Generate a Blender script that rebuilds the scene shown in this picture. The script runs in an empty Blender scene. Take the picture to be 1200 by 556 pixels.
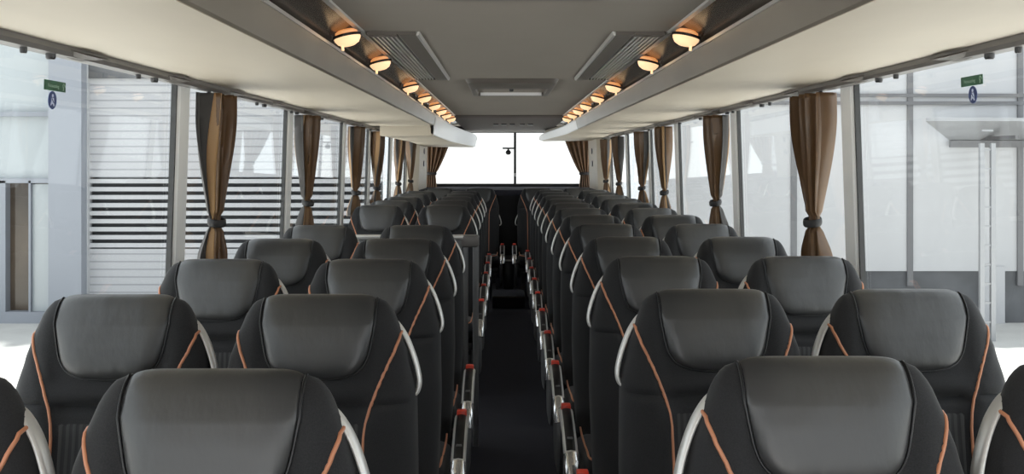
import bpy, bmesh, math, random
from mathutils import Vector, Matrix
random.seed(4)
PI = math.pi
C = bpy.context.scene.collection
SC = bpy.context.scene

# ------------------------------------------------------------------ materials
def mat(name, col, rough=.5, metal=0.0, spec=.5, bump=None, noise=None, sheen=0, emit=None, coat=0):
    m = bpy.data.materials.new(name); m.use_nodes = True
    nt = m.node_tree; b = nt.nodes['Principled BSDF']
    b.inputs['Base Color'].default_value = (*col, 1)
    b.inputs['Roughness'].default_value = rough
    b.inputs['Metallic'].default_value = metal
    b.inputs['Specular IOR Level'].default_value = spec
    if sheen:
        b.inputs['Sheen Weight'].default_value = sheen
        b.inputs['Sheen Roughness'].default_value = .5
    if coat:
        b.inputs['Coat Weight'].default_value = coat
        b.inputs['Coat Roughness'].default_value = .12
    if emit:
        b.inputs['Emission Color'].default_value = (*emit[0], 1)
        b.inputs['Emission Strength'].default_value = emit[1]
    tc = None
    def coords(stretch=(1, 1, 1)):
        t = nt.nodes.new('ShaderNodeTexCoord'); mp = nt.nodes.new('ShaderNodeMapping')
        mp.inputs['Scale'].default_value = stretch
        nt.links.new(t.outputs['Object'], mp.inputs['Vector']); return mp.outputs['Vector']
    if noise:                                   # (scale, amount, stretch)
        sc, amt, st = noise
        n = nt.nodes.new('ShaderNodeTexNoise'); n.inputs['Scale'].default_value = sc
        n.inputs['Detail'].default_value = 5
        nt.links.new(coords(st), n.inputs['Vector'])
        r = nt.nodes.new('ShaderNodeValToRGB')
        r.color_ramp.elements[0].position = .3; r.color_ramp.elements[1].position = .7
        r.color_ramp.elements[0].color = (*[max(0, c * (1 - amt)) for c in col], 1)
        r.color_ramp.elements[1].color = (*[min(1, c * (1 + amt)) for c in col], 1)
        nt.links.new(n.outputs['Fac'], r.inputs['Fac']); nt.links.new(r.outputs['Color'], b.inputs['Base Color'])
    if bump:                                    # list of (scale, strength, distance, stretch)
        prev = None
        for sc, s, d, st in bump:
            n = nt.nodes.new('ShaderNodeTexNoise'); n.inputs['Scale'].default_value = sc
            n.inputs['Detail'].default_value = 4
            nt.links.new(coords(st), n.inputs['Vector'])
            bp = nt.nodes.new('ShaderNodeBump'); bp.inputs['Strength'].default_value = s
            bp.inputs['Distance'].default_value = d
            nt.links.new(n.outputs['Fac'], bp.inputs['Height'])
            if prev: nt.links.new(prev.outputs['Normal'], bp.inputs['Normal'])
            prev = bp
        nt.links.new(prev.outputs['Normal'], b.inputs['Normal'])
    return m

def wave_mat(name, c1, c2, scale, axis='X', rough=.7, bump=.0, sharp=(.45, .55)):
    m = mat(name, c1, rough); nt = m.node_tree; b = nt.nodes['Principled BSDF']
    t = nt.nodes.new('ShaderNodeTexCoord')
    w = nt.nodes.new('ShaderNodeTexWave'); w.wave_type = 'BANDS'; w.bands_direction = axis
    w.inputs['Scale'].default_value = scale
    nt.links.new(t.outputs['Object'], w.inputs['Vector'])
    r = nt.nodes.new('ShaderNodeValToRGB')
    r.color_ramp.elements[0].position, r.color_ramp.elements[1].position = sharp
    r.color_ramp.elements[0].color = (*c1, 1); r.color_ramp.elements[1].color = (*c2, 1)
    nt.links.new(w.outputs['Fac'], r.inputs['Fac']); nt.links.new(r.outputs['Color'], b.inputs['Base Color'])
    if bump:
        bp = nt.nodes.new('ShaderNodeBump'); bp.inputs['Strength'].default_value = bump; bp.inputs['Distance'].default_value = .002
        nt.links.new(w.outputs['Fac'], bp.inputs['Height']); nt.links.new(bp.outputs['Normal'], b.inputs['Normal'])
    return m

def glass_mat(name, tint=(.95, .97, .97), refl=1.0):
    m = bpy.data.materials.new(name); m.use_nodes = True; nt = m.node_tree
    nt.nodes.remove(nt.nodes['Principled BSDF']); out = nt.nodes['Material Output']
    tr = nt.nodes.new('ShaderNodeBsdfTransparent'); tr.inputs['Color'].default_value = (*tint, 1)
    gl = nt.nodes.new('ShaderNodeBsdfGlossy'); gl.inputs['Roughness'].default_value = .015
    fr = nt.nodes.new('ShaderNodeFresnel')            # the same air-to-glass reflection on both faces of the pane
    ge = nt.nodes.new('ShaderNodeNewGeometry'); ior = nt.nodes.new('ShaderNodeMapRange')
    ior.inputs['To Min'].default_value = 1.45; ior.inputs['To Max'].default_value = 1 / 1.45
    nt.links.new(ge.outputs['Backfacing'], ior.inputs['Value']); nt.links.new(ior.outputs['Result'], fr.inputs['IOR'])
    mu = nt.nodes.new('ShaderNodeMath'); mu.operation = 'MULTIPLY'; mu.inputs[1].default_value = refl; mu.use_clamp = True
    mx = nt.nodes.new('ShaderNodeMixShader')
    nt.links.new(fr.outputs['Fac'], mu.inputs[0]); nt.links.new(mu.outputs[0], mx.inputs['Fac'])
    nt.links.new(tr.outputs[0], mx.inputs[1]); nt.links.new(gl.outputs[0], mx.inputs[2])
    nt.links.new(mx.outputs[0], out.inputs['Surface'])
    return m

M = dict(
    leather=mat('black leather', (.038, .038, .0385), .37, spec=.75, bump=[(420, .12, .0006, (1, 1, 1)), (8, .30, .014, (1.6, 1, .75))]),
    fabric=mat('charcoal fabric', (.017, .017, .0185), .75, spec=.3, sheen=.12, noise=(500, .35, (1, 1, 1)), bump=[(900, .25, .0006, (1, 1, 1))]),
    rib=wave_mat('ribbed fabric', (.022, .022, .023), (.045, .044, .044), 22, 'X', .8, .3),
    piping=mat('orange piping', (.56, .235, .125), .4),
    shell=mat('dark seat shell', (.06, .06, .063), .45),
    silver=mat('satin silver', (.74, .73, .70), .35, metal=.45),
    grey=mat('grey plastic', (.17, .17, .175), .45),
    darkgrey=mat('dark grey plastic', (.035, .035, .038), .4),
    black=mat('black plastic', (.010, .010, .011), .35),
    red=mat('red button', (.75, .07, .04), .3),
    chrome=mat('bright chrome', (.80, .80, .80), .18, metal=.9),
    cream=mat('cream panel', (.665, .592, .482), .55, noise=(6, .03, (1, .3, 1))),
    taupe=mat('taupe gloss fascia', (.215, .187, .152), .33, spec=.4, noise=(7, .12, (1, .35, 1))),
    white=mat('white gloss panel', (.86, .86, .87), .3),  # on rear rack fascias and in hatches it stands for reflected daylight
    bezel=mat('smoked light rail', (.085, .072, .060), .22),
    alu=mat('brushed aluminium', (.72, .70, .68), .3, metal=.6),
    ceil=mat('taupe ceiling lining', (.255, .225, .195), .8, noise=(3, .05, (1, .4, 1)), bump=[(700, .15, .0006, (1, 1, 1))]),
    ceildark=mat('dark taupe lining', (.105, .088, .080), .8, bump=[(500, .15, .0006, (1, 1, 1))]),
    vent=mat('vent taupe', (.12, .105, .092), .5),
    rail=mat('window rail grey', (.15, .138, .13), .35),
    pillar=mat('white pillar trim', (.86, .85, .83), .5),
    wall=mat('grey side lining', (.22, .22, .22), .7),
    carpet=mat('navy carpet', (.027, .027, .037), .95, noise=(160, .5, (1, 1, 1)), bump=[(800, .6, .003, (1, 1, 1))]),
    brown=mat('brown satin curtain', (.145, .076, .031), .36, spec=.6, sheen=.1, noise=(40, .12, (1, 1, .06))),
    gold=mat('gold curtain edge', (.38, .22, .095), .45, sheen=.3),
    lining=mat('dark grey curtain lining', (.055, .050, .047), .7, sheen=.2),
    tie=mat('dark tieback', (.020, .018, .018), .6),
    glow=mat('warm lamp lens', (.9, .65, .4), .4, emit=((1, .66, .36), .60)),
    glowhot=mat('warm lamp bulb', (.9, .7, .5), .4, emit=((1, .36, .09), .42)),
    green=mat('green sticker', (.025, .115, .055), .4),
    greenlight=mat('pale green lettering', (.36, .52, .40), .4),
    blue=mat('blue sticker', (.03, .055, .19), .4),
    bluelight=mat('pale blue pictogram', (.62, .68, .85), .4),
    glass=glass_mat('window glass', refl=.62),
    gasket=mat('window gasket', (.05, .05, .05), .5),
    siding=wave_mat('white cladding', (.25, .257, .275), (.385, .39, .405), 2.35, 'Z', .6, 0, (.02, .16)),
    slat=mat('white louvre slat', (.41, .415, .43), .5),
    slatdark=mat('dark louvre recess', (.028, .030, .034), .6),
    frame=mat('blue grey steel', (.235, .252, .285), .5),
    panel=mat('pale grey facade', (.45, .453, .465), .55, noise=(1.2, .05, (1, 1, .2))),
    seam=mat('dark facade joint', (.14, .14, .147), .5),
    plinth=mat('dark plinth', (.085, .088, .095), .6, noise=(1.5, .3, (1, 1, 1))),
    bay=mat('pale bay glass', (.37, .40, .415), .1),
    bayd=mat('brown tinted bay glass', (.06, .045, .032), .1, noise=(.9, .6, (1, 1, 1))),  # brown mottling stands for dark reflections in the glass
    steel=mat('galvanised steel', (.30, .305, .315), .4, metal=.3),
    paving=mat('pale concrete paving', (.46, .455, .44), .85, noise=(2.2, .06, (1, 1, 1))),
    bldwhite=mat('white render', (.8, .8, .8), .7),
)

# ------------------------------------------------------------------ mesh helpers
def obj(name, bm, m, parent=None, smooth=True, angle=40):
    me = bpy.data.meshes.new(name)
    bmesh.ops.recalc_face_normals(bm, faces=bm.faces[:])
    bm.to_mesh(me); bm.free()
    if smooth:
        for p in me.polygons: p.use_smooth = True
        try: me.set_sharp_from_angle(angle=math.radians(angle))
        except Exception: pass
    me.materials.append(m)
    o = bpy.data.objects.new(name, me); C.objects.link(o)
    if parent: o.parent = parent
    return o

def thing(name, label, cat, loc=(0, 0, 0), group=None):
    o = bpy.data.objects.new(name, None); C.objects.link(o)
    o.empty_display_size = .1
    o.location = loc; o['label'] = label; o['category'] = cat
    if group: o['group'] = group
    return o

def tag(o, label, cat, group=None):
    o['label'] = label; o['category'] = cat
    if group: o['group'] = group
    return o

def struct(name, bm, m, parent=None, smooth=False):
    o = obj(name, bm, m, parent, smooth)
    if parent is None: o['kind'] = 'structure'
    return o

def dup(root, loc, label):
    r = root.copy(); C.objects.link(r); r.location = loc; r['label'] = label
    for ch in list(root.children):
        c = ch.copy(); C.objects.link(c); c.parent = r
        for g in list(ch.children):
            d = g.copy(); C.objects.link(d); d.parent = c
    return r

def box(bm, x0, x1, y0, y1, z0, z1, bev=0):
    vs = [bm.verts.new((x, y, z)) for x in (x0, x1) for y in (y0, y1) for z in (z0, z1)]
    fs = []
    for i in ((0, 1, 3, 2), (4, 6, 7, 5), (0, 4, 5, 1), (2, 3, 7, 6), (0, 2, 6, 4), (1, 5, 7, 3)):
        fs.append(bm.faces.new([vs[k] for k in i]))
    if bev:
        es = list({e for f in fs for e in f.edges})
        bmesh.ops.bevel(bm, geom=es, offset=bev, segments=2, affect='EDGES', profile=.5)
    return bm

def nbox(*a, **k):
    return box(bmesh.new(), *a, **k)

def tube(bm, pts, r, n=8, ry=None, up=Vector((0, 1, 0)), closed=False):
    """sweep an ellipse (r across, ry along up) along pts"""
    pts = [Vector(p) for p in pts]; ry = ry or r; rings = []
    N = len(pts)
    for i, p in enumerate(pts):
        if closed: t = pts[(i + 1) % N] - pts[i - 1]
        else: t = pts[min(i + 1, N - 1)] - pts[max(i - 1, 0)]
        t.normalize()
        u = up - t * up.dot(t)
        if u.length < 1e-4: u = Vector((1, 0, 0)) - t * t.x
        u.normalize(); s = t.cross(u)
        rings.append([bm.verts.new(p + s * (r * math.cos(2 * PI * k / n)) + u * (ry * math.sin(2 * PI * k / n))) for k in range(n)])
    for i in range(N if closed else N - 1):
        a, b = rings[i], rings[(i + 1) % N]
        for k in range(n): bm.faces.new((a[k], a[(k + 1) % n], b[(k + 1) % n], b[k]))
    if not closed:
        bm.faces.new(rings[0]); bm.faces.new(rings[-1][::-1])
    return bm

def smooth_path(pts, sub=6):
    pts = [Vector(p) for p in pts]; out = []
    for i in range(len(pts) - 1):
        p0, p1, p2, p3 = pts[max(i - 1, 0)], pts[i], pts[i + 1], pts[min(i + 2, len(pts) - 1)]
        for k in range(sub):
            t = k / sub
            out.append(.5 * ((2 * p1) + (p2 - p0) * t + (2 * p0 - 5 * p1 + 4 * p2 - p3) * t * t + (3 * p1 - p0 - 3 * p2 + p3) * t ** 3))
    out.append(pts[-1]); return out

def loft(bm, rings, cap=True, closed=True):
    """rings: list of point lists of equal length"""
    R = [[bm.verts.new(p) for p in ring] for ring in rings]
    n = len(R[0])
    for i in range(len(R) - 1):
        for k in range(n if closed else n - 1):
            bm.faces.new((R[i][k], R[i][(k + 1) % n], R[i + 1][(k + 1) % n], R[i + 1][k]))
    if cap and closed:
        bm.faces.new(R[0]); bm.faces.new(R[-1][::-1])
    return bm

def extrude_y(poly, y0, y1, n=1, bm=None):
    """poly: (x,z) outline; solid along y"""
    bm = bm or bmesh.new()
    return loft(bm, [[(x, y0 + (y1 - y0) * i / n, z) for x, z in poly] for i in range(n + 1)])

def lathe(bm, prof, n=20, mtx=Matrix()):
    rings = []
    for r, z in prof:
        rings.append([mtx @ Vector((r * math.cos(2 * PI * k / n), r * math.sin(2 * PI * k / n), z)) for k in range(n)])
    return loft(bm, rings)

def interp(tab, t):
    if t <= tab[0][0]: return tab[0][1]
    for (a, x), (b, y) in zip(tab, tab[1:]):
        if t <= b:
            k = (t - a) / (b - a); k = k * k * (3 - 2 * k) * .35 + k * .65
            return x + (y - x) * k
    return tab[-1][1]

def sstep(a, b, x):
    k = min(1, max(0, (x - a) / (b - a))); return k * k * (3 - 2 * k)

# ------------------------------------------------------------------ setting-out
E = 1.50                         # eye height over the aisle floor
YR = 12.6                        # rear wall
ZC = E + .42                     # ceiling
ZS = .86                         # window sill
ZT = 1.775                       # window head
LEAN = .030
def wall_x(z):                   # inner face of the side glazing: leans in towards the roof
    return 1.175 - (z - ZS) * LEAN / (ZT - ZS)

# ------------------------------------------------------------------ seat
H = 1.188                         # seat top over the floor
TB = .74                         # length of backrest
WT = [(0, .132), (.008, .150), (.022, .162), (.045, .173), (.08, .187), (.13, .203), (.2, .220), (.4, .225), (.6, .220), (.80, .208)]
XP = [(.082, .182), (.11, .172), (.14, .158), (.17, .145), (.20, .133), (.23, .122), (.26, .114), (.29, .110), (.4, .108), (.8, .106)]
TA = .05
def ymid(t): return -.06 * t - .16 * max(0, t - .3) ** 1.2 - .012 * math.sin(min(1, max(0, (t - .1) / .6)) * PI) + .02
def half(t): return .040 + .022 * sstep(0, .3, t)
def S(x, t, c, s=0.0, off=0.0):
    """point on the backrest: x across, t down from the top, c = -1 front .. +1 rear (cos), s = sin on the rolled top"""
    w = interp(WT, t); u = max(-1, min(1, x / w)); au = abs(u)
    g = (1 - au ** 5) ** .42 if au < 1 else 0
    y = ymid(t) + half(t) * c * g
    if c < 0:
        ax = abs(x); xp = interp(XP, t)
        f = .022 * sstep(xp - .03, xp + .012, ax) * sstep(.14, .30, t)
        f += .012 * sstep(.105, .15, ax) * sstep(.0, .06, t) * (1 - sstep(.15, .3, t))
        f += .010 * math.exp(-((t - .200) / .018) ** 2) * (1 - sstep(.10, .15, ax))
        f -= .014 * math.exp(-((t - .232) / .008) ** 2) * (1 - sstep(xp - .03, xp, ax))
        f -= .010 * math.exp(-((t - .222) / .006) ** 2) * sstep(xp, xp + .012, ax)
        f -= .005 * math.exp(-((ax - xp) / .005) ** 2) * sstep(.09, .12, t)
        y -= f * g * (-c)
    return Vector((x, y + off * c, H - t + off * s))

def rows():
    r = []
    n = 12
    for t in [TB - (TB - TA) * i / n for i in range(n)]: r.append((t, 1.0, 0.0))
    for i in range(13):
        a = PI * i / 12; r.append((TA - TA * math.sin(a), math.cos(a), math.sin(a)))
    t = TA
    while t < TB - .001:
        t += .0075 if t < .30 else .02
        r.append((min(t, TB), -1.0, 0.0))
    return r
def ucols(n=33):
    return [math.sin(PI / 2 * (-1 + 2 * i / (n - 1))) * .75 + (-1 + 2 * i / (n - 1)) * .25 for i in range(n)]
def backrest_bm():
    bm = bmesh.new(); R = rows(); U = ucols(41)
    g = [[bm.verts.new(S(u * interp(WT, t), t, c, s)) for u in U] for t, c, s in R]
    for i in range(len(R) - 1):
        for k in range(len(U) - 1): bm.faces.new((g[i][k], g[i][k + 1], g[i + 1][k + 1], g[i + 1][k]))
    for k in range(len(U) - 1): bm.faces.new((g[0][k + 1], g[0][k], g[-1][k], g[-1][k + 1]))
    bmesh.ops.remove_doubles(bm, verts=bm.verts[:], dist=.0004)
    return bm
def pad_bm():
    bm = bmesh.new(); path = []
    for i in range(11):
        a = PI * (.12 + .88 * i / 10); path.append((TA - TA * math.sin(a), math.cos(a), math.sin(a)))
    TE = .172
    for i in range(1, 25):
        k = i / 24; path.append((TA + (TE - TA) * (1 - (1 - k) ** 1.5), -1.0, 0.0))
    n = 29; g = []
    for j, (t, c, s) in enumerate(path):
        wp = .127
        if c == -1.0:
            e = min(1, max(0, (t - TA) / (TE - TA)))
            wp = (.127 - .022 * e) * max(0, 1 - e ** 6) ** (1 / 2.8)
            wp = max(wp, .002)
            end = 1 - e ** 6
        else: end = 1.0
        if j < 3: end = j / 3
        row = []
        for i in range(n):
            q = -1 + 2 * i / (n - 1); q = math.copysign(1 - (1 - abs(q)) ** 1.8, q)
            top = .013 + .012 * (sstep(.0, .10, t) if c == -1.0 else 0)
            o = -.004 + top * (1 - abs(q) ** 8) ** .6 * max(0, end) ** .5
            row.append(bm.verts.new(S(q * wp, t, c, s, o)))
        g.append(row)
    for i in range(len(g) - 1):
        for k in range(n - 1): bm.faces.new((g[i][k], g[i][k + 1], g[i + 1][k + 1], g[i + 1][k]))
    return bm
def welt_bm():
    pts = []
    TE = .172
    side = [(TA - TA * math.sin(PI * (.2 + .8 * i / 8)), math.cos(PI * (.2 + .8 * i / 8)), math.sin(PI * (.2 + .8 * i / 8)), .127) for i in range(9)]
    for i in range(1, 30):
        e = 1 - (1 - i / 30) ** 2.2
        side.append((TA + (TE - TA) * e, -1.0, 0.0, (.127 - .022 * e) * max(0, 1 - e ** 6) ** (1 / 2.8)))
    for sg in (-1, 1):
        seq = [S(sg * (x + .0015), t, c, s, .0012) for t, c, s, x in side]
        pts += seq if sg < 0 else seq[::-1]
    return tube(bmesh.new(), pts, .0022, 6)
def patch(tlist, xf, off, c, n=21, edge=.006):
    bm = bmesh.new(); g = []
    for j, t in enumerate(tlist):
        e = 0 if j in (0, len(tlist) - 1) else 1
        row = []
        for i in range(n):
            q = -1 + 2 * i / (n - 1)
            k = e * (0 if i in (0, n - 1) else 1)
            row.append(bm.verts.new(S(q * xf(t), t, c, 0, off if k else -edge)))
        g.append(row)
    for i in range(len(g) - 1):
        for k in range(n - 1): bm.faces.new((g[i][k], g[i][k + 1], g[i + 1][k + 1], g[i + 1][k]))
    return bm
def piping_bm(sd):
    ts = [.078 + (.70 - .078) * (i / 40) ** 1.25 for i in range(41)]
    pts = [S(sd * interp(XP, t), t, -1.0, 0, .0015) for t in ts]
    pts = [S(sd * .184, .074, -.4, 0, .002)] + pts
    return tube(bmesh.new(), pts, .0036, 6)
def handle_bm(sd):
    P = [(.152, .046, .026), (.172, .060, .026), (.193, .090, .022), (.210, .128, .014), (.221, .163, .006), (.2245, .188, .001), (.219, .208, -.002), (.205, .215, -.003)]
    pts = smooth_path([(sd * x, y, H - t) for x, t, y in P], 5)
    return tube(bmesh.new(), pts, .0060, 10, ry=.018)
def cushion_bm():
    bm = bmesh.new(); rings = []
    n = 28
    for i in range(22):
        v = -1 + 2 * i / 21
        y = -.345 + .235 * v
        sc = max(.02, 1 - abs(v) ** 7) ** .4
        ring = []
        for k in range(n):
            a = 2 * PI * k / n
            cx = math.copysign(abs(math.cos(a)) ** .45, math.cos(a)); cz = math.copysign(abs(math.sin(a)) ** .55, math.sin(a))
            x = .222 * cx * (.93 + .07 * sc)
            z = .415 + .07 * cz * sc - (.022 * (1 - sstep(.10, .17, abs(x))) if cz > 0 else 0) - .02 * v
            ring.append((x, y, z))
        rings.append(ring)
    return loft(bm, rings)
def cushion_piping_bm():
    pts = []
    for x, y, z in [(-.2, -.15, .478), (-.205, -.3, .487), (-.205, -.5, .497), (-.19, -.565, .480), (-.1, -.578, .474), (0, -.58, .472), (.1, -.578, .474), (.19, -.565, .480), (.205, -.5, .497), (.205, -.3, .487), (.2, -.15, .478)]:
        pts.append((x, y, z))
    return tube(bmesh.new(), smooth_path(pts, 4), .004, 6)
def base_bm(sd):
    bm = bmesh.new()
    box(bm, -.21, .21, -.52, -.12, .30, .345, .008)                  # seat pan
    box(bm, -.20, .20, -.46, -.40, .26, .30); box(bm, -.20, .20, -.22, -.16, .26, .30)
    return bm
def leg_bm(sd):
    bm = bmesh.new()
    x = sd * .165
    loft(bm, [[(x - .02, -.47 + a, z), (x + .02, -.47 + a, z), (x + .02, -.15 - a, z), (x - .02, -.15 - a, z)] for z, a in ((.0, -.02), (.02, -.02), (.025, .03), (.16, .09), (.26, .02), (.30, .0))])
    return bm
def side_panel_bm(sd):
    x0, x1 = (.228, .262)
    poly = [(-.55, .30), (-.56, .36), (-.50, .395), (-.16, .415), (-.06, .40), (-.05, .30), (-.12, .17), (-.18, .12), (-.40, .12), (-.50, .18)]
    bm = bmesh.new()
    loft(bm, [[(sd * (x0 + .004), y * .98, z) for y, z in poly], [(sd * x0, y, z) for y, z in poly], [(sd * (x1 - .008), y, z) for y, z in poly], [(sd * x1, -.3 + (y + .3) * .93, .28 + (z - .28) * .9) for y, z in poly]])
    return bm
AX = .258                        # armrest centre across the seat
ARM = [(-.155, .555), (-.22, .560), (-.32, .540), (-.42, .508), (-.49, .478), (-.535, .445), (-.55, .41)]
def arm_bm(sd):
    pts = smooth_path([(sd * AX, y, z - .012) for y, z in ARM], 5)
    return tube(bmesh.new(), pts, .017, 10, ry=.027, up=Vector((1, 0, 0)))
def arm_post_bm(sd):
    pts = smooth_path([(sd * .245, -.10, .38), (sd * .25, -.09, .47), (sd * .256, -.125, .535), (sd * AX, -.17, .548)], 5)
    return tube(bmesh.new(), pts, .014, 8, ry=.022, up=Vector((0, 1, 0)))
def inlay_bm(sd):
    pts = smooth_path([(sd * AX, y, z + .0035) for y, z in [(-.215, .561), (-.26, .553), (-.32, .541), (-.42, .509), (-.48, .484)]], 5)
    return tube(bmesh.new(), pts, .0045, 8, ry=.0165, up=Vector((1, 0, 0)))
def tip_bm(sd):
    pts = smooth_path([(sd * AX, y, z - .010) for y, z in [(-.485, .481), (-.52, .461), (-.54, .437), (-.556, .400)]], 5)
    return tube(bmesh.new(), pts, .019, 10, ry=.029, up=Vector((1, 0, 0)))
def button_bm(sd):
    return nbox(sd * AX - .018, sd * AX + .018, -.212, -.172, .552, .580, bev=.005)
def lever_bm(sd):
    return nbox(sd * AX - .010, sd * AX + .010, -.43, -.405, .508, .518, bev=.003)

_tl = [.250 + (.72 - .250) * i / 24 for i in range(25)]
ME = {}
def mesh_once(key, fn, m, angle=40):
    if key not in ME:
        o = obj(key.split(':')[0], fn(), m, None, True, angle)
        ME[key] = o.data; bpy.data.objects.remove(o)
    return ME[key]
def part(name, me, parent):
    o = bpy.data.objects.new(name, me); C.objects.link(o); o.parent = parent; return o

def make_seat(sd, aisle, loc, label):
    """sd = side on which the aisle lies (+1: aisle at +x)"""
    t = thing('coach_seat', label, 'seat', loc, 'high backed coach seats in rows')
    part('backrest', mesh_once('backrest', backrest_bm, M['fabric']), t)
    h = part('headrest_pad', mesh_once('headrest_pad', pad_bm, M['leather'], 75), t); h['label'] = 'padded black leather headrest'
    part('welt', mesh_once('welt', welt_bm, M['black'], 80), h)
    part('lumbar_panel', mesh_once('lumbar_panel', lambda: patch(_tl, lambda q: interp(XP, q) - .007, .0025, -1.0), M['rib']), t)
    for s in (-1, 1):
        p = part('piping', mesh_once('piping:%d' % s, lambda: piping_bm(s), M['piping'], 80), t); p['label'] = 'orange piping'
    part('back_shell', mesh_once('back_shell', lambda: patch([.07 + .63 * i / 12 for i in range(13)], lambda q: interp(WT, q) * .9, .010, 1.0), M['shell']), t)
    p = part('grab_handle', mesh_once('grab_handle:%d' % sd, lambda: handle_bm(sd), M['silver'], 80), t); p['label'] = 'silver grab handle'
    c = part('seat_cushion', mesh_once('seat_cushion', cushion_bm, M['fabric'], 70), t)
    part('cushion_piping', mesh_once('cushion_piping', cushion_piping_bm, M['piping'], 80), c)
    part('seat_frame', mesh_once('seat_frame', lambda: base_bm(1), M['darkgrey']), t)
    for s in (-1, 1):
        part('leg', mesh_once('leg:%d' % s, lambda: leg_bm(s), M['grey']), t)
    if aisle:
        part('side_panel', mesh_once('side_panel:%d' % sd, lambda: side_panel_bm(sd), M['grey']), t)
        a = part('armrest', mesh_once('armrest:%d' % sd, lambda: tube(arm_bm(sd), smooth_path([(sd * .245, -.10, .38), (sd * .25, -.09, .47), (sd * .256, -.125, .535), (sd * AX, -.17, .548)], 5), .014, 8, ry=.022), M['silver'], 70), t)
        part('armrest_inlay', mesh_once('armrest_inlay:%d' % sd, lambda: inlay_bm(sd), M['black'], 80), a)
        part('recline_lever', mesh_once('recline_lever:%d' % sd, lambda: lever_bm(sd), M['grey']), a)
        b = part('release_button', mesh_once('release_button:%d' % sd, lambda: button_bm(sd), M['red']), a); b['label'] = 'red release button'
        part('armrest_tip', mesh_once('armrest_tip:%d' % sd, lambda: tip_bm(sd), M['chrome'], 80), a)
    return t

P = .80
XA, XW = .453, .912
ORD = ['first', 'second', 'third', 'fourth', 'fifth', 'sixth', 'seventh', 'eighth', 'ninth', 'tenth', 'eleventh', 'twelfth', 'rearmost']
protos = {}
def place(sd, aisle, loc, label):
    k = (sd, aisle)
    if k not in protos: protos[k] = make_seat(sd, aisle, loc, label); return protos[k]
    return dup(protos[k], loc, label)
for k in range(12):
    y = P * (1.87 + k)
    place(-1, True, (XA, y, 0), 'black leather aisle seat with orange piping, %s row from the front, right of the aisle' % ORD[k])
    place(-1, False, (XW, y, 0), 'black leather window seat with orange piping, %s row from the front, right side' % ORD[k])
lrows = [1.755 + k for k in range(5)] + [8.4 + k for k in range(5)]
for k, q in enumerate(lrows):
    y = P * q
    a = '%s row from the front' % ORD[k] if k < 5 else '%s row past the grey partition' % ORD[k - 5]
    place(1, True, (-XA, y, 0), 'black leather aisle seat with piping, %s, left of the aisle' % a)
    place(1, False, (-XW, y, 0), 'black leather window seat with orange piping, %s, left side' % a)
YL = 11.1
rl = place(1, True, (-.325, YL, 0), 'black seat under the rear window, left of the dark central gap')
place(1, False, (-.79, YL, 0), 'black seat under the rear window, in the left rear corner')
rr_ = place(-1, True, (.325, YL, 0), 'black seat under the rear window, right of the dark central gap')
place(-1, False, (.79, YL, 0), 'black seat under the rear window, in the right rear corner')

for r_, q in ((rl, .014), (rr_, -.014)):          # the two middle rear seats carry their grab bars lower down
    for ch in r_.children:
        if ch.name.startswith('grab_handle'): ch.location = (q + .006 * (1 if q > 0 else -1), -.035, -.20)

# ------------------------------------------------------------------ room shell
Y0 = -1.6
struct('floor', nbox(-1.24, 1.24, Y0, YR + .05, -.06, 0), M['carpet'])
bm = bmesh.new()
box(bm, -.50, .50, Y0, 8.9, ZC, ZC + .03)
box(bm, -1.20, -.50, Y0, YR, ZC + .03, ZC + .06); box(bm, .50, 1.20, Y0, YR, ZC + .03, ZC + .06)
struct('ceiling', bm, M['ceil'])
# rear ceiling slope with a rounded leading lip
bm = bmesh.new()
nX = 12
rings = []
for i in range(nX + 1):
    x = -.52 + 1.04 * i / nX
    b = .012 * (1 - (x / .52) ** 2)
    rings.append([(x, 8.88, ZC + .03), (x, 8.88, ZC - .005 - b * .2), (x, 8.94, ZC - .022), (x, 9.1, ZC - .026), (x, YR, E + .374), (x, YR, ZC + .03)])
loft(bm, rings)
struct('ceiling_rear', bm, M['ceildark'])
bm = bmesh.new()
for i in range(5):
    x = -.16 + .085 * i + (.02 if i > 2 else 0)
    z = E + .374 + (YR - 10.2) / (YR - 9.1) * (ZC - .026 - E - .374)
    box(bm, x, x + .055, 10.14, 10.26, z - .012, z + .004, .003)
tag(obj('air_slot', bm, M['black']), 'row of dark slots in the sloping rear ceiling over the back window', 'vent')

def side_wall(sd):
    nm = 'left' if sd < 0 else 'right'
    bm = bmesh.new()
    poly = [(sd * 1.215, -.06), (sd * 1.215, ZS - .03), (sd * 1.195, ZS - .005), (sd * 1.20, ZS), (sd * 1.26, ZS), (sd * 1.275, -.06)]
    extrude_y(poly, Y0, YR, 1, bm)
    poly = [(sd * (wall_x(ZT)), ZT), (sd * (wall_x(ZT) + .05), ZT), (sd * 1.20, ZC + .03), (sd * 1.15, ZC + .03)]
    extrude_y(poly, Y0, YR, 1, bm)
    struct('wall_' + nm, bm, M['wall'])
side_wall(-1); side_wall(1)

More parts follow.
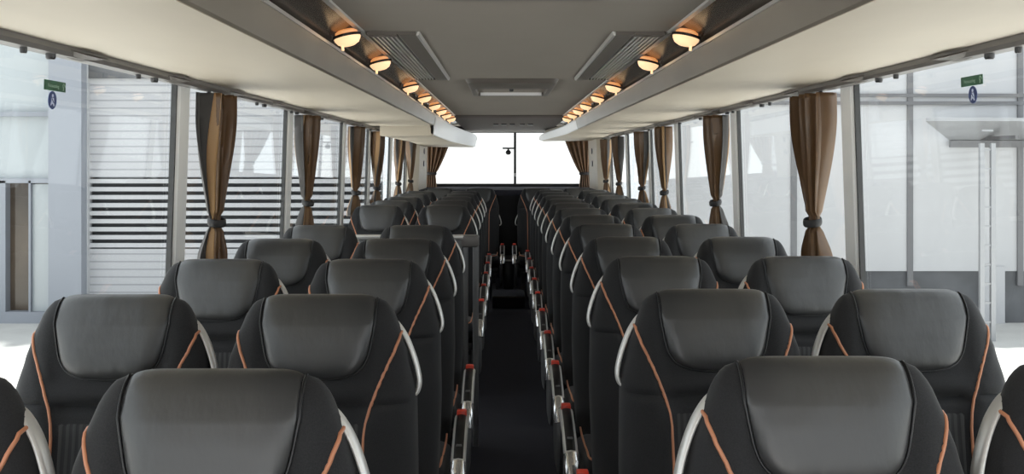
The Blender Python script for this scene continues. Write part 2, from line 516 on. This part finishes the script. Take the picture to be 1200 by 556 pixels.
# pillars between the panes and the panes themselves
PIL = [-.05, 1.65, 3.36, 5.03, 6.72, 8.0, 9.5, 11.0]
tn = 0; wn = 0
for sd in (-1, 1):
    for i, y in enumerate(PIL):
        w = .055
        bm = bmesh.new()
        def ring(z, d0, d1): 
            X = wall_x(z)
            return [(sd * (X - d0), y - w * .86, z), (sd * (X - d0), y + w * .86, z), (sd * (X + .0), y + w, z), (sd * (X + d1), y + w, z), (sd * (X + d1), y - w, z), (sd * X, y - w, z)]
        loft(bm, [ring(z, .012, .016) for z in (ZS, 1.1, 1.4, ZT)])
        tn += 1
        struct('trim_%d' % tn, bm, M['pillar'], smooth=True)
    ys = PIL + [12.25]
    for a, b in zip(ys, ys[1:]):
        if b == 12.25: b = 11.35
        wn += 1
        y0, y1 = a + .055, b - .055
        # frame (gasket)
        bm = bmesh.new()
        def slab(bm, ya, yb, za, zb, d0, d1):
            loft(bm, [[(sd * (wall_x(z) + d0), ya, z), (sd * (wall_x(z) + d1), ya, z), (sd * (wall_x(z) + d1), yb, z), (sd * (wall_x(z) + d0), yb, z)] for z in (za, zb)])
        slab(bm, y0, y0 + .009, ZS, ZT, -.003, .014); slab(bm, y1 - .012, y1, ZS, ZT, -.003, .014)
        slab(bm, y0 + .012, y1 - .012, ZS, ZS + .014, -.003, .014); slab(bm, y0 + .012, y1 - .012, ZT - .012, ZT, -.003, .014)
        f = struct('window_%d' % wn, bm, M['gasket'])
        bm = bmesh.new(); slab(bm, y0 + .012, y1 - .012, ZS + .014, ZT - .012, .008, .013)
        obj('pane', bm, M['glass'], f, smooth=False)
    # solid corner panel with sockets behind the last pane
    bm = bmesh.new()
    loft(bm, [[(sd * (wall_x(z) - .13), 11.25, z), (sd * (wall_x(z) - .145), 12.2, z), (sd * (wall_x(z) + .03), 12.2, z), (sd * (wall_x(z) + .03), 11.2, z), (sd * (wall_x(z) - .02), 11.2, z)] for z in (ZS - .2, ZT)])
    tn += 1
    tr = struct('trim_%d' % tn, bm, M['cream'])
    for z in (1.62, 1.47):
        bm = bmesh.new()
        X = wall_x(z) - .137
        lathe(bm, [(.001, .0), (.03, .0), (.036, .004), (.036, .012), (.001, .012)], 18, Matrix.Translation((sd * X, 11.75, z)) @ Matrix.Rotation(-sd * PI / 2, 4, 'Y'))
        so = obj('wall_socket', bm, M['rail'])
        tag(so, 'small round %s socket on the cream %s rear corner panel' % ('upper' if z > 1.5 else 'lower', 'left' if sd < 0 else 'right'), 'socket')

# rear wall with its window
RW0, RW1 = E - .31, E + .374
bm = bmesh.new()
box(bm, -1.24, 1.24, YR, YR + .05, -.06, RW0)
box(bm, -1.24, -1.16, YR, YR + .05, RW0, ZC + .06); box(bm, 1.16, 1.24, YR, YR + .05, RW0, ZC + .06)
box(bm, -1.16, 1.16, YR, YR + .05, RW1, ZC + .06)
struct('wall_rear', bm, M['black'])
bm = bmesh.new()
box(bm, -1.16, 1.16, YR - .004, YR + .03, RW0, RW0 + .02); box(bm, -1.16, 1.16, YR - .004, YR + .03, RW1 - .01, RW1)
wn += 1
f = struct('window_%d' % wn, bm, M['gasket'])
obj('mullion', nbox(.076, .108, YR - .008, YR + .03, RW0 + .02, RW1 - .01), M['black'], f, smooth=False)
bm = bmesh.new(); box(bm, -1.16, .082, YR + .010, YR + .016, RW0 + .02, RW1 - .01); box(bm, .102, 1.16, YR + .010, YR + .016, RW0 + .02, RW1 - .01)
obj('pane', bm, M['glass'], f, smooth=False)
obj('latch', nbox(.080, .104, YR - .016, YR - .004, E - .20, E - .155, bev=.004), M['white'], f)
# parcel shelf behind the rear seats
struct('trim_90', nbox(-1.1, 1.1, 11.30, YR, 1.10, 1.165), M['carpet'])
# little camera on the rear glass
t = thing('rear_view_camera', 'small black camera on a flat bracket stuck to the rear window', 'camera', (.005, YR, E + .155))
obj('bracket', nbox(-.075, .075, -.03, .010, .0, .022, bev=.004), M['black'], t)
bm = bmesh.new(); lathe(bm, [(.001, -.075), (.02, -.072), (.034, -.055), (.036, -.038), (.025, -.018), (.012, -.01), (.012, .002)], 16, Matrix.Translation((0, -.012, 0)))
obj('camera_ball', bm, M['darkgrey'], t)

# low step and console at the end of the aisle
tag(obj('aisle_step', nbox(-.165, .165, 9.95, 10.55, 0, .115, bev=.006), M['carpet']), 'dark carpeted step across the far end of the aisle', 'step')
bm = nbox(-.165, .165, 9.93, 9.962, .105, .122, bev=.003)
s = obj('step_edge', bm, M['bezel'], bpy.data.objects['aisle_step'])
t = thing('rear_console', 'low black console with a bright edge between the two middle rear seats', 'console', (0, 10.62, 0))
obj('console_body', nbox(-.055, .055, 0, .6, 0, .42, bev=.01), M['black'], t)
obj('edge_strip', nbox(-.056, .056, -.006, .012, .412, .426, bev=.003), M['alu'], t)

# ------------------------------------------------------------------ overhead racks
UZ = E + .277                    # underside of racks
def rack(name, label, sd, y0, y1, drop=0.0, fascia='taupe', tail=False, shift=0.0):
    t = thing(name, label, 'luggage rack', (0, 0, 0), 'overhead luggage racks')
    n = 24 if tail else 6
    def prm(y):
        k = sstep(y1 - 2.2, y1, y) if tail else 0
        kk = max(0, (y - (y1 - .5)) / .5) if tail else 0
        cap = math.sqrt(max(0, 1 - kk ** 2.5)) if tail else 1
        return k, max(cap, .05)
    def run(fn, bm):
        rings = []
        for i in range(n + 1):
            y = y0 + (y1 - y0) * i / n
            if tail: y = y0 + (y1 - y0) * (1 - (1 - i / n) ** 1.5)
            rings.append([(sd * x, y, z) for x, z in fn(y)])
        return loft(bm, rings)
    def shellpoly(y):
        k, cap = prm(y)
        xi = .60 - .19 * k - shift; zb = UZ - drop - .028 * k
        xo = 1.105 if not tail else (1.02 if drop else 1.062)
        xo = xi + (xo - xi) * (cap if tail else 1)
        zi = zb
        return [(xi + .003, zi + .006), (xi + .004, zi + .001), (xi + .03, zi), ((xi + xo) / 2, zi - .004), (xo, zi - .001), (xo, zi + .02 + .10 * cap), (xi + .03, zi + .02 + .10 * cap), (xi + .02, zi + .02)]
    obj('underside', run(shellpoly, bmesh.new()), M['cream'], t, angle=35)
    def fpoly(y):
        k, cap = prm(y)
        xi = .60 - .19 * k - shift; zb = UZ - drop - .028 * k + .010; zt = E + .362 - .05 * k - (.0 if not tail else .05 * (1 - cap))
        hgt = zt - zb
        out = [(xi + .0, zb - .009), (xi - .006, zb - .004), (xi - .012, zb + hgt * .3), (xi - .018, zb + hgt * .65), (xi - .024, zb + hgt * .95), (xi - .018, zt)]
        return out + [(xi - .006, zt), (xi - .004, zb + hgt * .5), (xi + .002, zb - .008)]
    obj('fascia', run(fpoly, bmesh.new()), M[fascia], t, angle=35)
    def lip(y):
        k, cap = prm(y)
        xi = .60 - .19 * k - shift - .022; zt = E + .362 - .05 * k - (.0 if not tail else .05 * (1 - cap))
        return [(xi - .006, zt - .006), (xi - .007, zt + .003), (xi, zt + .007), (xi + .016, zt + .004), (xi + .016, zt - .006)]
    obj('edge_trim', run(lip, bmesh.new()), M['alu'] if fascia == 'taupe' else M['white'], t)
    return t
rack('luggage_rack', 'long cream and taupe overhead rack along the left windows, nearer section', -1, Y0, 7.6)
rack('luggage_rack', 'lower cream and white overhead rack section at the left rear, ending in a rounded tip', -1, 7.68, 12.1, drop=.075, fascia='white', tail=True)  # white fascia on both rear sections stands for glancing rear-window light
rack('luggage_rack', 'long cream and taupe overhead rack along the right windows, nearer section', 1, Y0, 8.5)
rack('luggage_rack', 'cream and white overhead rack section at the right rear, ending in a rounded tip', 1, 8.5, 12.1, fascia='white', tail=True)
# small dark catch on the cream end panel of the left rear rack
# smoked light rail between rack lip and ceiling, one each side
for sd in (-1, 1):
    nm = 'left' if sd < 0 else 'right'
    t = thing('light_rail', 'dark smoked rail carrying the row of warm lamps, %s side of the ceiling' % nm, 'lamp rail')
    obj('rail_panel', extrude_y([(sd * .592, E + .377), (sd * .50, E + .418), (sd * .50, E + .432), (sd * .60, E + .390)], Y0, 10.2, 1), M['bezel'], t, smooth=False)
    obj('bright_strip', extrude_y([(sd * .505, E + .413), (sd * .490, E + .414), (sd * .488, E + .420), (sd * .505, E + .420)], Y0, 10.2, 1), M['alu'], t, smooth=False)

# lamps
LY = [.7, 1.45, 2.2, 2.99, 3.78, 5.0, 5.85, 6.7, 7.4, 8.05, 8.75]
def make_lamp(sd, loc, label):
    t = thing('reading_lamp', label, 'lamp', loc, 'warm lamps along the light rails')
    t.rotation_euler = (0, sd * math.radians(13), 0)
    bm = bmesh.new()
    lathe(bm, [(.001, -.030), (.018, -.029), (.032, -.022), (.040, -.010), (.042, -.001), (.034, .0), (.001, .0)], 22)
    l = obj('lens', bm, M['glow'], t)
    bm = bmesh.new(); lathe(bm, [(.041, -.004), (.0455, -.003), (.0455, .004), (.041, .005), (.038, .002)], 22)
    bmesh.ops.delete(bm, geom=[f for f in bm.faces if len(f.verts) > 4], context='FACES_ONLY')
    obj('ring', bm, M['black'], t)
    bm = bmesh.new(); lathe(bm, [(.034, .001), (.037, .003), (.034, .014), (.024, .020), (.001, .021)], 18)
    obj('bulb', bm, M['glowhot'], t)
    bm = bmesh.new()
    tube(bm, smooth_path([(sd * .042, .012, .002), (sd * .049, .03, .003), (sd * .055, .075, .004)], 4), .0035, 6)
    obj('cable', bm, M['black'], t)
    bm = bmesh.new(); tube(bm, [(sd * .02, 0, -.024), (sd * .022, 0, -.040)], .0045, 6)
    obj('switch_pin', bm, M['glow'], t)
    return t
for sd in (-1, 1):
    first = None
    nm = 'left' if sd < 0 else 'right'
    vis = [y for y in LY if y > 2.5]
    for i, y in enumerate(vis):
        lab = 'glowing warm round lamp on the %s ceiling rail, %s from the front' % (nm, ORD[i])
        if first is None: first = make_lamp(sd, (sd * .519, y, E + .382), lab)
        else: dup(first, (sd * .519, y, E + .382), lab)

# ------------------------------------------------------------------ ceiling fittings
for sd in (-1, 1):
    nm = 'left' if sd < 0 else 'right'
    t = thing('air_vent', 'long slatted ceiling vent beside the %s lamp row' % nm, 'vent', (0, 0, ZC), 'slatted ceiling vents')
    y0, y1, xi, xo = 3.16, 4.92, .318, .482
    bm = bmesh.new()
    poly = [(xi, 0), (xi + .006, -.012), (xi + .060, -.012), (xi + .068, -.006), (xi + .068, 0)]
    extrude_y([(sd * x, z) for x, z in poly], y0, y1, 1, bm)
    box(bm, sd * (xi + .068), sd * xo, y0, y0 + .05, -.012, 0); box(bm, sd * (xi + .068), sd * xo, y1 - .03, y1, -.012, 0)
    obj('vent_frame', bm, M['vent'], t, smooth=False)
    obj('chrome_edge', extrude_y([(sd * (xi - .006), 0), (sd * (xi - .003), -.012), (sd * (xi + .004), -.014), (sd * (xi + .006), 0)], y0, y1), M['alu'], t, smooth=False)
    bm = bmesh.new()
    for i in range(6):
        x = xi + .074 + i * .0150
        extrude_y([(sd * x, -.003), (sd * x, -.012), (sd * (x + .006), -.012), (sd * (x + .006), -.003)], y0 + .05, y1 - .03, 1, bm)
    obj('slats', bm, M['alu'], t, smooth=False)
    obj('vent_recess', nbox(sd * (xi + .068) if sd > 0 else -xo, xo if sd > 0 else -(xi + .068), y0 + .05, y1 - .03, -.0025, 0), M['black'], t, smooth=False)
def hatch(y0, y1, label):
    t = thing('roof_hatch', label, 'roof hatch', (0, 0, ZC), 'roof hatches')
    a = .24
    bm = bmesh.new()
    def fr(xa, xb, ya, yb, z): return [(-xa, ya, z), (xa, ya, z), (xa, yb, z), (-xa, yb, z)]
    rings = []
    def rr(x, ya, yb, z, r):
        pts = []
        for cx, cy, a0 in ((x - r, yb - r, 0), (-x + r, yb - r, PI / 2), (-x + r, ya + r, PI), (x - r, ya + r, 3 * PI / 2)):
            for k in range(6):
                q = a0 + PI / 2 * k / 5; pts.append((cx + r * math.cos(q), cy + r * math.sin(q), z))
        return pts
    loft(bm, [rr(a, y0, y1, 0, .05), rr(a - .012, y0 + .012, y1 - .012, -.022, .05), rr(a - .02, y0 + .02, y1 - .02, -.025, .045), rr(a - .04, y0 + .40, y1 - .05, -.025, .03), rr(a - .045, y0 + .41, y1 - .055, -.002, .03)], cap=False)
    obj('hatch_frame', bm, M['vent'], t)
    bm = bmesh.new(); box(bm, -a + .04, a - .04, y0 + .40, y1 - .05, -.004, -.001)
    obj('hatch_panel', bm, M['ceil'], t, smooth=False)
    obj('light_edge', nbox(-a + .055, a - .055, y1 - .066, y1 - .058, -.023, -.003), M['white'], t, smooth=False)  # white plate paints the light falling on the far recess wall
    obj('handle', nbox(-.012, .012, y0 + .5, y0 + .56, -.03, -.004, bev=.004), M['darkgrey'], t)
hatch(1.38, 2.43, 'shallow framed roof hatch at the near edge of the ceiling')
hatch(4.95, 5.98, 'shallow framed roof hatch in the ceiling beyond the slatted vents')

# ------------------------------------------------------------------ window head rails
for sd in (-1, 1):
    nm = 'left' if sd < 0 else 'right'
    t = thing('curtain_rail', 'grey curtain rail under the rack along the %s windows' % nm, 'curtain rail')
    obj('rail', extrude_y([(sd * 1.079, E + .2755), (sd * 1.079, E + .262), (sd * 1.088, E + .253), (sd * 1.128, E + .253), (sd * 1.135, E + .2755)], Y0, 12.2), M['rail'], t, smooth=False)
    me = None
    for i in range(15):
        y = 1.62 + .68 * i
        for dy, r in ((0, .0115), (-.13, .008)):
            if dy and i > 6: continue
            bm = bmesh.new(); lathe(bm, [(.001, -.012), (r * .8, -.012), (r, -.008), (r, .004), (.001, .004)], 12, Matrix.Translation((sd * 1.105, y + dy, E + .252)))
            obj('stop_knob', bm, M['black'], t)
        bm = bmesh.new()
        loft(bm, [[(sd * 1.078, y + .05 + .22 * k, E + .268), (sd * (1.078 - .016 * math.sin(PI * k ** .6)), y + .05 + .22 * k, E + .266 - .006 * math.sin(PI * k ** .6)), (sd * 1.10, y + .05 + .22 * k, E + .258 - .008 * math.sin(PI * k ** .6)), (sd * 1.12, y + .05 + .22 * k, E + .262)] for k in [q / 8 for q in range(9)]])
        obj('finger_flap', bm, M['vent'], t)

# ------------------------------------------------------------------ curtains
def curtain_geo(sd, share, a0, a1, seed, th, tie_z, bulge=1.0):
    """one vertical strip a0..a1 of a pleated curtain gathered at tie_z; local origin at the curtain's middle on the wall line"""
    rnd = random.Random(seed); ph = [rnd.random() * 6.28 for _ in range(4)]
    ztop, zbot = E + .244, 1.11
    bm = bmesh.new(); rows_ = []
    nv = 34; na = max(4, int(54 * (a1 - a0)))
    for j in range(nv + 1):
        v = j / nv; z = ztop + (zbot - ztop) * v
        d = z - tie_z
        if d > 0:
            k = d / (ztop - tie_z); W = .066 + (.290 - .066) * sstep(0, .85, k) ** .7
        else:
            k = -d / (tie_z - zbot); W = .066 + .13 * sstep(0, .8, k)
        amp = .011 + .021 * (W - .066) / .2
        sq = .35 if abs(d) < .03 else 1
        row = []
        for i in range(na + 1):
            a = a0 + (a1 - a0) * i / na
            y = (a - .5) * W + .02 * (1 - W / .3)
            ph_ = a * 2 * PI * 5.5 + ph[0] + .5 * math.sin(v * 3 + ph[1])
            x = amp * math.sin(ph_) * sq + amp * .45 * math.sin(ph_ * 2.3 + ph[2] + v) * sq
            y += .010 * math.cos(ph_) * (W / .3)
            X = wall_x(z) - .045 - x - .02 * math.sin(PI * a) * bulge
            row.append(bm.verts.new((sd * X, y, z)))
        rows_.append(row)
    fs = []
    for j in range(nv):
        for i in range(na): fs.append(bm.faces.new((rows_[j][i], rows_[j][i + 1], rows_[j + 1][i + 1], rows_[j + 1][i])))
    return bm
def add_solid(o, th=.004):
    md = o.modifiers.new('thickness', 'SOLIDIFY'); md.thickness = th; md.offset = 0
def make_curtain(sd, y, label, seed, lin, tie_z=1.275):
    t = thing('curtain', label, 'curtain', (0, y, 0), 'tied brown side curtains')
    for nm, a0, a1, m in (('lining', 0, lin, 'lining'), ('edge_stripe', lin - .003, lin + .020, 'gold'), ('drape', lin + .017, 1.0, 'brown')):
        if a1 < .015 and nm == 'lining': continue
        if lin == 0 and nm == 'edge_stripe': continue
        if lin == 0 and nm == 'drape': a0 = 0
        o = obj(nm, curtain_geo(sd, 0, a0, a1, seed, .004, tie_z), M[m], t, angle=80); add_solid(o)
    # tie band: a flattened ring round the gather
    bm = bmesh.new(); pts = []
    X = wall_x(tie_z) - .053
    for k in range(24):
        a = 2 * PI * k / 24; pts.append((sd * (X - .006 + .029 * math.cos(a)), .016 + .043 * math.sin(a), tie_z + .006 * math.sin(a + 1)))
    tube(bm, pts, .004, 8, ry=.014, up=Vector((0, 0, 1)), closed=True)
    obj('tieback', bm, M['tie'], t)
    return t
CY = [3.60, 5.27, 6.97, 8.12, 9.75, 11.02]
CL = ['brown curtain nearest the camera, %s windows', 'second tied brown curtain from the front, %s windows', 'third tied brown curtain from the front, %s windows',
      'fourth tied brown curtain from the front, %s windows', 'fifth tied brown curtain from the front, %s windows', 'rearmost tied brown side curtain, %s windows']
for sd in (-1, 1):
    for i, y in enumerate(CY):
        lin = (.086, .078, .045, .02, .035, .04)[i] if sd < 0 else (.0, .06, .045, .04, .04, .04)[i]
        make_curtain(sd, y, CL[i] % ('left' if sd < 0 else 'right'), 10 + i + (50 if sd > 0 else 0), lin)
# the two curtains drawn aside at the rear window
for sd in (-1, 1):
    nm = 'left' if sd < 0 else 'right'
    t = thing('curtain', 'dark brown curtain drawn to the %s edge of the rear window' % nm, 'curtain', (0, 0, 0), 'rear window curtains')
    rnd = random.Random(77 + sd)
    bm = bmesh.new(); g = []
    tz = E - .16
    for j in range(31):
        v = j / 30; z = RW1 - .02 + (RW0 - .05 - RW1) * v
        if z > tz:
            k = (z - tz) / (RW1 - tz); xi = .93 - .24 * k ** .8; xo = 1.04 + .06 * k
        else:
            k = (tz - z) / .2; xi = .93 - .02 * k; xo = 1.04 + .03 * k
        row = []
        for i in range(41):
            a = i / 40; x = xi + (xo - xi) * a
            yy = YR - .065 - .022 * math.sin(a * 2 * PI * 5 + .6 * v) * (.4 + .6 * (xo - xi) / .35)
            row.append(bm.verts.new((sd * x, yy, z)))
        g.append(row)
    for j in range(30):
        for i in range(40): bm.faces.new((g[j][i], g[j][i + 1], g[j + 1][i + 1], g[j + 1][i]))
    o = obj('drape', bm, M['brown'], t, angle=80); add_solid(o)
    bm = bmesh.new()
    tube(bm, [(sd * (.985 + .066 * math.cos(2 * PI * k / 20)), YR - .065 + .034 * math.sin(2 * PI * k / 20), tz) for k in range(20)], .006, 8, ry=.018, up=Vector((0, 0, 1)), closed=True)
    obj('tieback', bm, M['tie'], t)

# ------------------------------------------------------------------ stickers on the first big panes
def on_glass(sd, y, z, d=.004):
    return Vector((sd * (wall_x(z) + .008 - d), y, z))
def flat_part(name, pts2, sd, y, z, m, parent, d, th=.0008):
    """pts2: outline in (along reading direction, up)"""
    bm = bmesh.new()
    def P3(a, b, dd): 
        zz = z + b
        return (sd * (wall_x(zz) + .008 - dd), y + a * (1 if sd < 0 else -1), zz)
    loft(bm, [[P3(a, b, d) for a, b in pts2], [P3(a, b, d + th) for a, b in pts2]])
    return obj(name, bm, m, parent, smooth=False)
def rrect(w, h, r):
    out = []
    for cx, cy, a0 in ((w - r, h - r, 0), (-w + r, h - r, PI / 2), (-w + r, -h + r, PI), (w - r, -h + r, 3 * PI / 2)):
        for k in range(4):
            q = a0 + PI / 2 * k / 3; out.append((cx + r * math.cos(q), cy + r * math.sin(q)))
    return out
def circ(cx, cy, rx, ry=None, n=20):
    ry = ry or rx
    return [(cx + rx * math.cos(2 * PI * k / n), cy + ry * math.sin(2 * PI * k / n)) for k in range(n)]
for sd in (-1, 1):
    nm = 'left' if sd < 0 else 'right'
    ys = 2.43 if sd < 0 else 2.49
    z = E + .187 if sd < 0 else E + .205
    s = flat_part('exit_sticker', rrect(.058, .0125, .002), sd, ys, z, M['green'], None, .001)
    tag(s, 'small green emergency exit sticker on the nearest %s window' % nm, 'sticker')
    cu = bpy.data.curves.new('lettering', 'FONT'); cu.body = 'Notausstieg'; cu.size = .0125; cu.align_x = 'CENTER'; cu.align_y = 'CENTER'; cu.extrude = .0002
    cu.materials.append(M['greenlight'])
    tmp = bpy.data.objects.new('letters', cu); C.objects.link(tmp); dg = bpy.context.evaluated_depsgraph_get()
    me = bpy.data.meshes.new_from_object(tmp.evaluated_get(dg)); bpy.data.objects.remove(tmp)
    o = bpy.data.objects.new('lettering', me); C.objects.link(o); o.parent = s
    zz = z - .0005
    n = Vector((-sd, 0, .0)); tilt = math.atan(LEAN / (ZT - ZS))
    rx = Vector((0, 1, 0)) if sd < 0 else Vector((0, -1, 0)); uz = Vector((-sd * math.sin(tilt), 0, math.cos(tilt))); nz = rx.cross(uz)
    o.matrix_local = Matrix.Translation(Vector((sd * (wall_x(zz) + .008 - .0024), ys - .010 * (1 if sd < 0 else -1), zz))) @ Matrix((rx, uz, nz)).transposed().to_4x4()
    # running figure at the reading end
    bm = bmesh.new()
    runner = [(.046, -.009), (.048, -.003), (.046, .001), (.042, .003), (.044, .006), (.050, .004), (.052, .000), (.054, .001), (.052, .007), (.048, .009), (.043, .009), (.0405, .004), (.042, -.001), (.044, -.004), (.042, -.009)]
    flat_part('running_figure', runner, sd, ys, z, M['greenlight'], s, .0018)
    yb = ys - .012 if sd < 0 else ys - .004
    zb = z - .036
    s = flat_part('seat_belt_sticker', circ(0, 0, .0225), sd, yb, zb, M['blue'], None, .001)
    tag(s, 'round blue seat belt sticker under the green one on the %s window' % nm, 'sticker')
    flat_part('figure_head', circ(0, .011, .0042), sd, yb, zb, M['bluelight'], s, .0018)
    flat_part('figure_body', [(-.006, .005), (.005, .006), (.0075, -.002), (.008, -.008), (.011, -.014), (.006, -.015), (.002, -.009), (-.004, -.010), (-.0085, -.014), (-.0105, -.012), (-.007, -.004)], sd, yb, zb, M['bluelight'], s, .0018)
    flat_part('figure_belt', [(-.006, .003), (-.004, .0045), (.0065, -.006), (.005, -.0075)], sd, yb, zb, M['blue'], s, .0026)

# ------------------------------------------------------------------ partition at the middle door
t = thing('stairwell_partition', 'grey partition with a bright top and posts behind the fifth row, left of aisle', 'partition', (0, 5.12, 0))
obj('panel', nbox(-1.10, -.262, 0, .035, .04, 1.095, bev=.006), M['grey'], t)
obj('top_cap', nbox(-1.11, -.250, -.012, .047, 1.09, 1.112, bev=.006), M['alu'], t)
for x in (-.245, -.190):
    bm = bmesh.new(); tube(bm, [(x, .018, 0), (x, .018, 1.09)], .016, 12)
    obj('post', bm, M['grey'], t)
obj('post_clamp', nbox(-.265, -.172, -.012, .048, 1.05, 1.112, bev=.01), M['rail'], t)

# ------------------------------------------------------------------ outside
GZ = -1.32
struct('ground', nbox(-60, 60, -40, 60, GZ - .1, GZ), M['paving'])
YB = 17.0
def px(x): return (x - 592) / 1145 * YB - .035
def pz(y): return E - (y - 189) / 1145 * YB
t = thing('building', 'pale clad building with a slatted louvre band, through the left windows', 'building', (0, YB, GZ))
def bpart(name, m, x0, x1, z0, z1, d0=0, d1=.2, parent=t):
    return obj(name, nbox(x0, x1, d0, d1, z0 - GZ, z1 - GZ), m, parent, smooth=False)
xl0, xl1 = px(112), px(216)
cx0, cx1 = px(66), px(104)
bpart('cladding', M['siding'], xl0 - .15, -2.2, pz(208), 9.0, 0, .3)
bpart('lower_cladding', M['siding'], xl0 - .15, -2.2, GZ, pz(292), 0, .3)
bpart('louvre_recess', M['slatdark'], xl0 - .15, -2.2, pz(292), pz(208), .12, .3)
for i in range(9):
    zc = pz(212 + 9.4 * i)
    bpart('slat', M['slat'], xl0 - .1, -2.2, zc - .045, zc + .03, 0, .05)
bpart('corner_column', M['frame'], cx0, cx1, GZ, 9, -.3, .1)
bpart('column_cap', M['slat'], cx1, xl0 - .1, GZ, 9, -.08, .1)
bpart('upper_glazing', M['bay'], -16, cx0, pz(212), 9, .1, .3)
bpart('lower_glazing', M['bayd'], -16, cx0, GZ + .1, pz(212), .15, .3)
for z in (pz(134), pz(212)): bpart('cross_beam', M['frame'], -16, cx0, z - .04, z + .04, -.02, .15)
bpart('mullion', M['frame'], px(-4), px(7), GZ, pz(212), -.02, .2)
bpart('mullion', M['frame'], px(34), px(36.5), GZ, pz(212), -.02, .2)
bpart('side_light', M['bay'], px(36.5), px(57), GZ + .1, pz(216), .05, .14)
bpart('eaves_box', M['plinth'], xl0 - .1, xl0 + 1.6, pz(92), pz(72), -.06, .02)  # dark slab standing for the reflection high in the side window
bpart('base_course', M['frame'], -16, -2.2, GZ, GZ + .2, -.04, .3)

t2 = thing('building', 'pale grey panelled building with steel joints, through the right windows', 'building', (0, YB, GZ))
bpart('facade_panel', M['panel'], 2.4, 18, pz(318), 9, 0, .3, t2)
bpart('plinth', M['plinth'], 2.4, 18, GZ, pz(318), .03, .3, t2)
for x in (px(1066), px(1195), px(930)): bpart('joint', M['seam'], x - .05, x + .05, pz(335), 9, -.03, .02, t2)
for z in (pz(112), pz(121)): bpart('cross_rail', M['seam'], 2.4, 18, z - .03, z + .03, -.05, .02, t2)
bpart('door_frame', M['slat'], px(1150), px(1176), GZ, pz(312), -.05, .04, t2)
t3 = thing('canopy', 'flat steel canopy fixed to the pale grey building', 'canopy', (0, YB, GZ))
YN = 15.4
bm = bmesh.new()
xa, xb = (1108 - 592) / 1145 * YB, (1300 - 592) / 1145 * YB
xc = (1082 - 592) / 1145 * YN
zf = E + 47 / 1145 * YN - GZ; zr = E + 24 / 1145 * YB - GZ
loft(bm, [[(xc, YN - YB, zf), (xb, YN - YB, zf), (xb, YN - YB, zf + .05), (xc, YN - YB, zf + .05)], [(xa, -.08, zr), (xb, -.08, zr), (xb, -.08, zr + .05), (xa, -.08, zr + .05)]])
obj('canopy_slab', bm, M['steel'], t3, smooth=False)
obj('gutter', nbox(xa, xb, -.14, -.06, zr - .12, zr), M['seam'], t3, smooth=False)
for x in (xa + .5, xa + 1.6): obj('canopy_rib', nbox(x, x + .05, -1.3, -.15, zr, zr + .06), M['seam'], t3, smooth=False)
t4 = thing('ladder', 'pale steel ladder leading up to the canopy', 'ladder', (0, YB - 1.7, GZ))
sc4 = (YB - 1.7) / YB
for x in (px(1150), px(1163)):
    bpart('rail', M['steel'], x * sc4 - .035, x * sc4 + .035, GZ, pz(170), -.03, .03, t4)
for i in range(11):
    z = GZ + .3 + .3 * i
    bpart('rung', M['steel'], px(1150) * sc4, px(1163) * sc4, z - .015, z + .015, -.015, .015, t4)
# white backing added so the view through the rear window burns out
t5 = thing('building', 'plain white wall filling the view through the rear window', 'building', (0, 30, GZ))
obj('wall_face', nbox(-3.6, 3.6, 0, .4, 0, 7), M['bldwhite'], t5, smooth=False)
obj('wall_coping', nbox(-3.7, 3.7, -.06, .46, 7, 7.15), M['bldwhite'], t5, smooth=False)

# ------------------------------------------------------------------ light
w = bpy.data.worlds.new('sky'); SC.world = w; w.use_nodes = True
bg = w.node_tree.nodes['Background']; bg.inputs['Color'].default_value = (.92, .96, 1.0, 1); bg.inputs['Strength'].default_value = 1.35
L = bpy.data.lights.new('sun', 'SUN'); L.energy = 10.0; L.angle = math.radians(3); L.color = (1, .97, .92)
o = bpy.data.objects.new('sun', L); C.objects.link(o); o.rotation_euler = (math.radians(-11), 0, 0)

# ------------------------------------------------------------------ camera
cam = bpy.data.cameras.new('camera'); co = bpy.data.objects.new('camera', cam); C.objects.link(co)
co.location = (-.035, 0, E); co.rotation_euler = (PI / 2, 0, 0)
cam.sensor_width = 36; cam.lens = 1145 / 1200 * 36
cam.shift_x = 8 / 1200; cam.shift_y = -89 / 1200
cam.clip_start = .05; cam.clip_end = 200
SC.camera = co
SC.view_settings.view_transform = 'Standard'; SC.view_settings.look = 'None'
SC.view_settings.exposure = 0.6; SC.view_settings.gamma = 1; SC.view_settings.use_curve_mapping = False
SC.cycles.max_bounces = 10; SC.cycles.diffuse_bounces = 5; SC.cycles.transparent_max_bounces = 24
SC.cycles.use_denoising = True
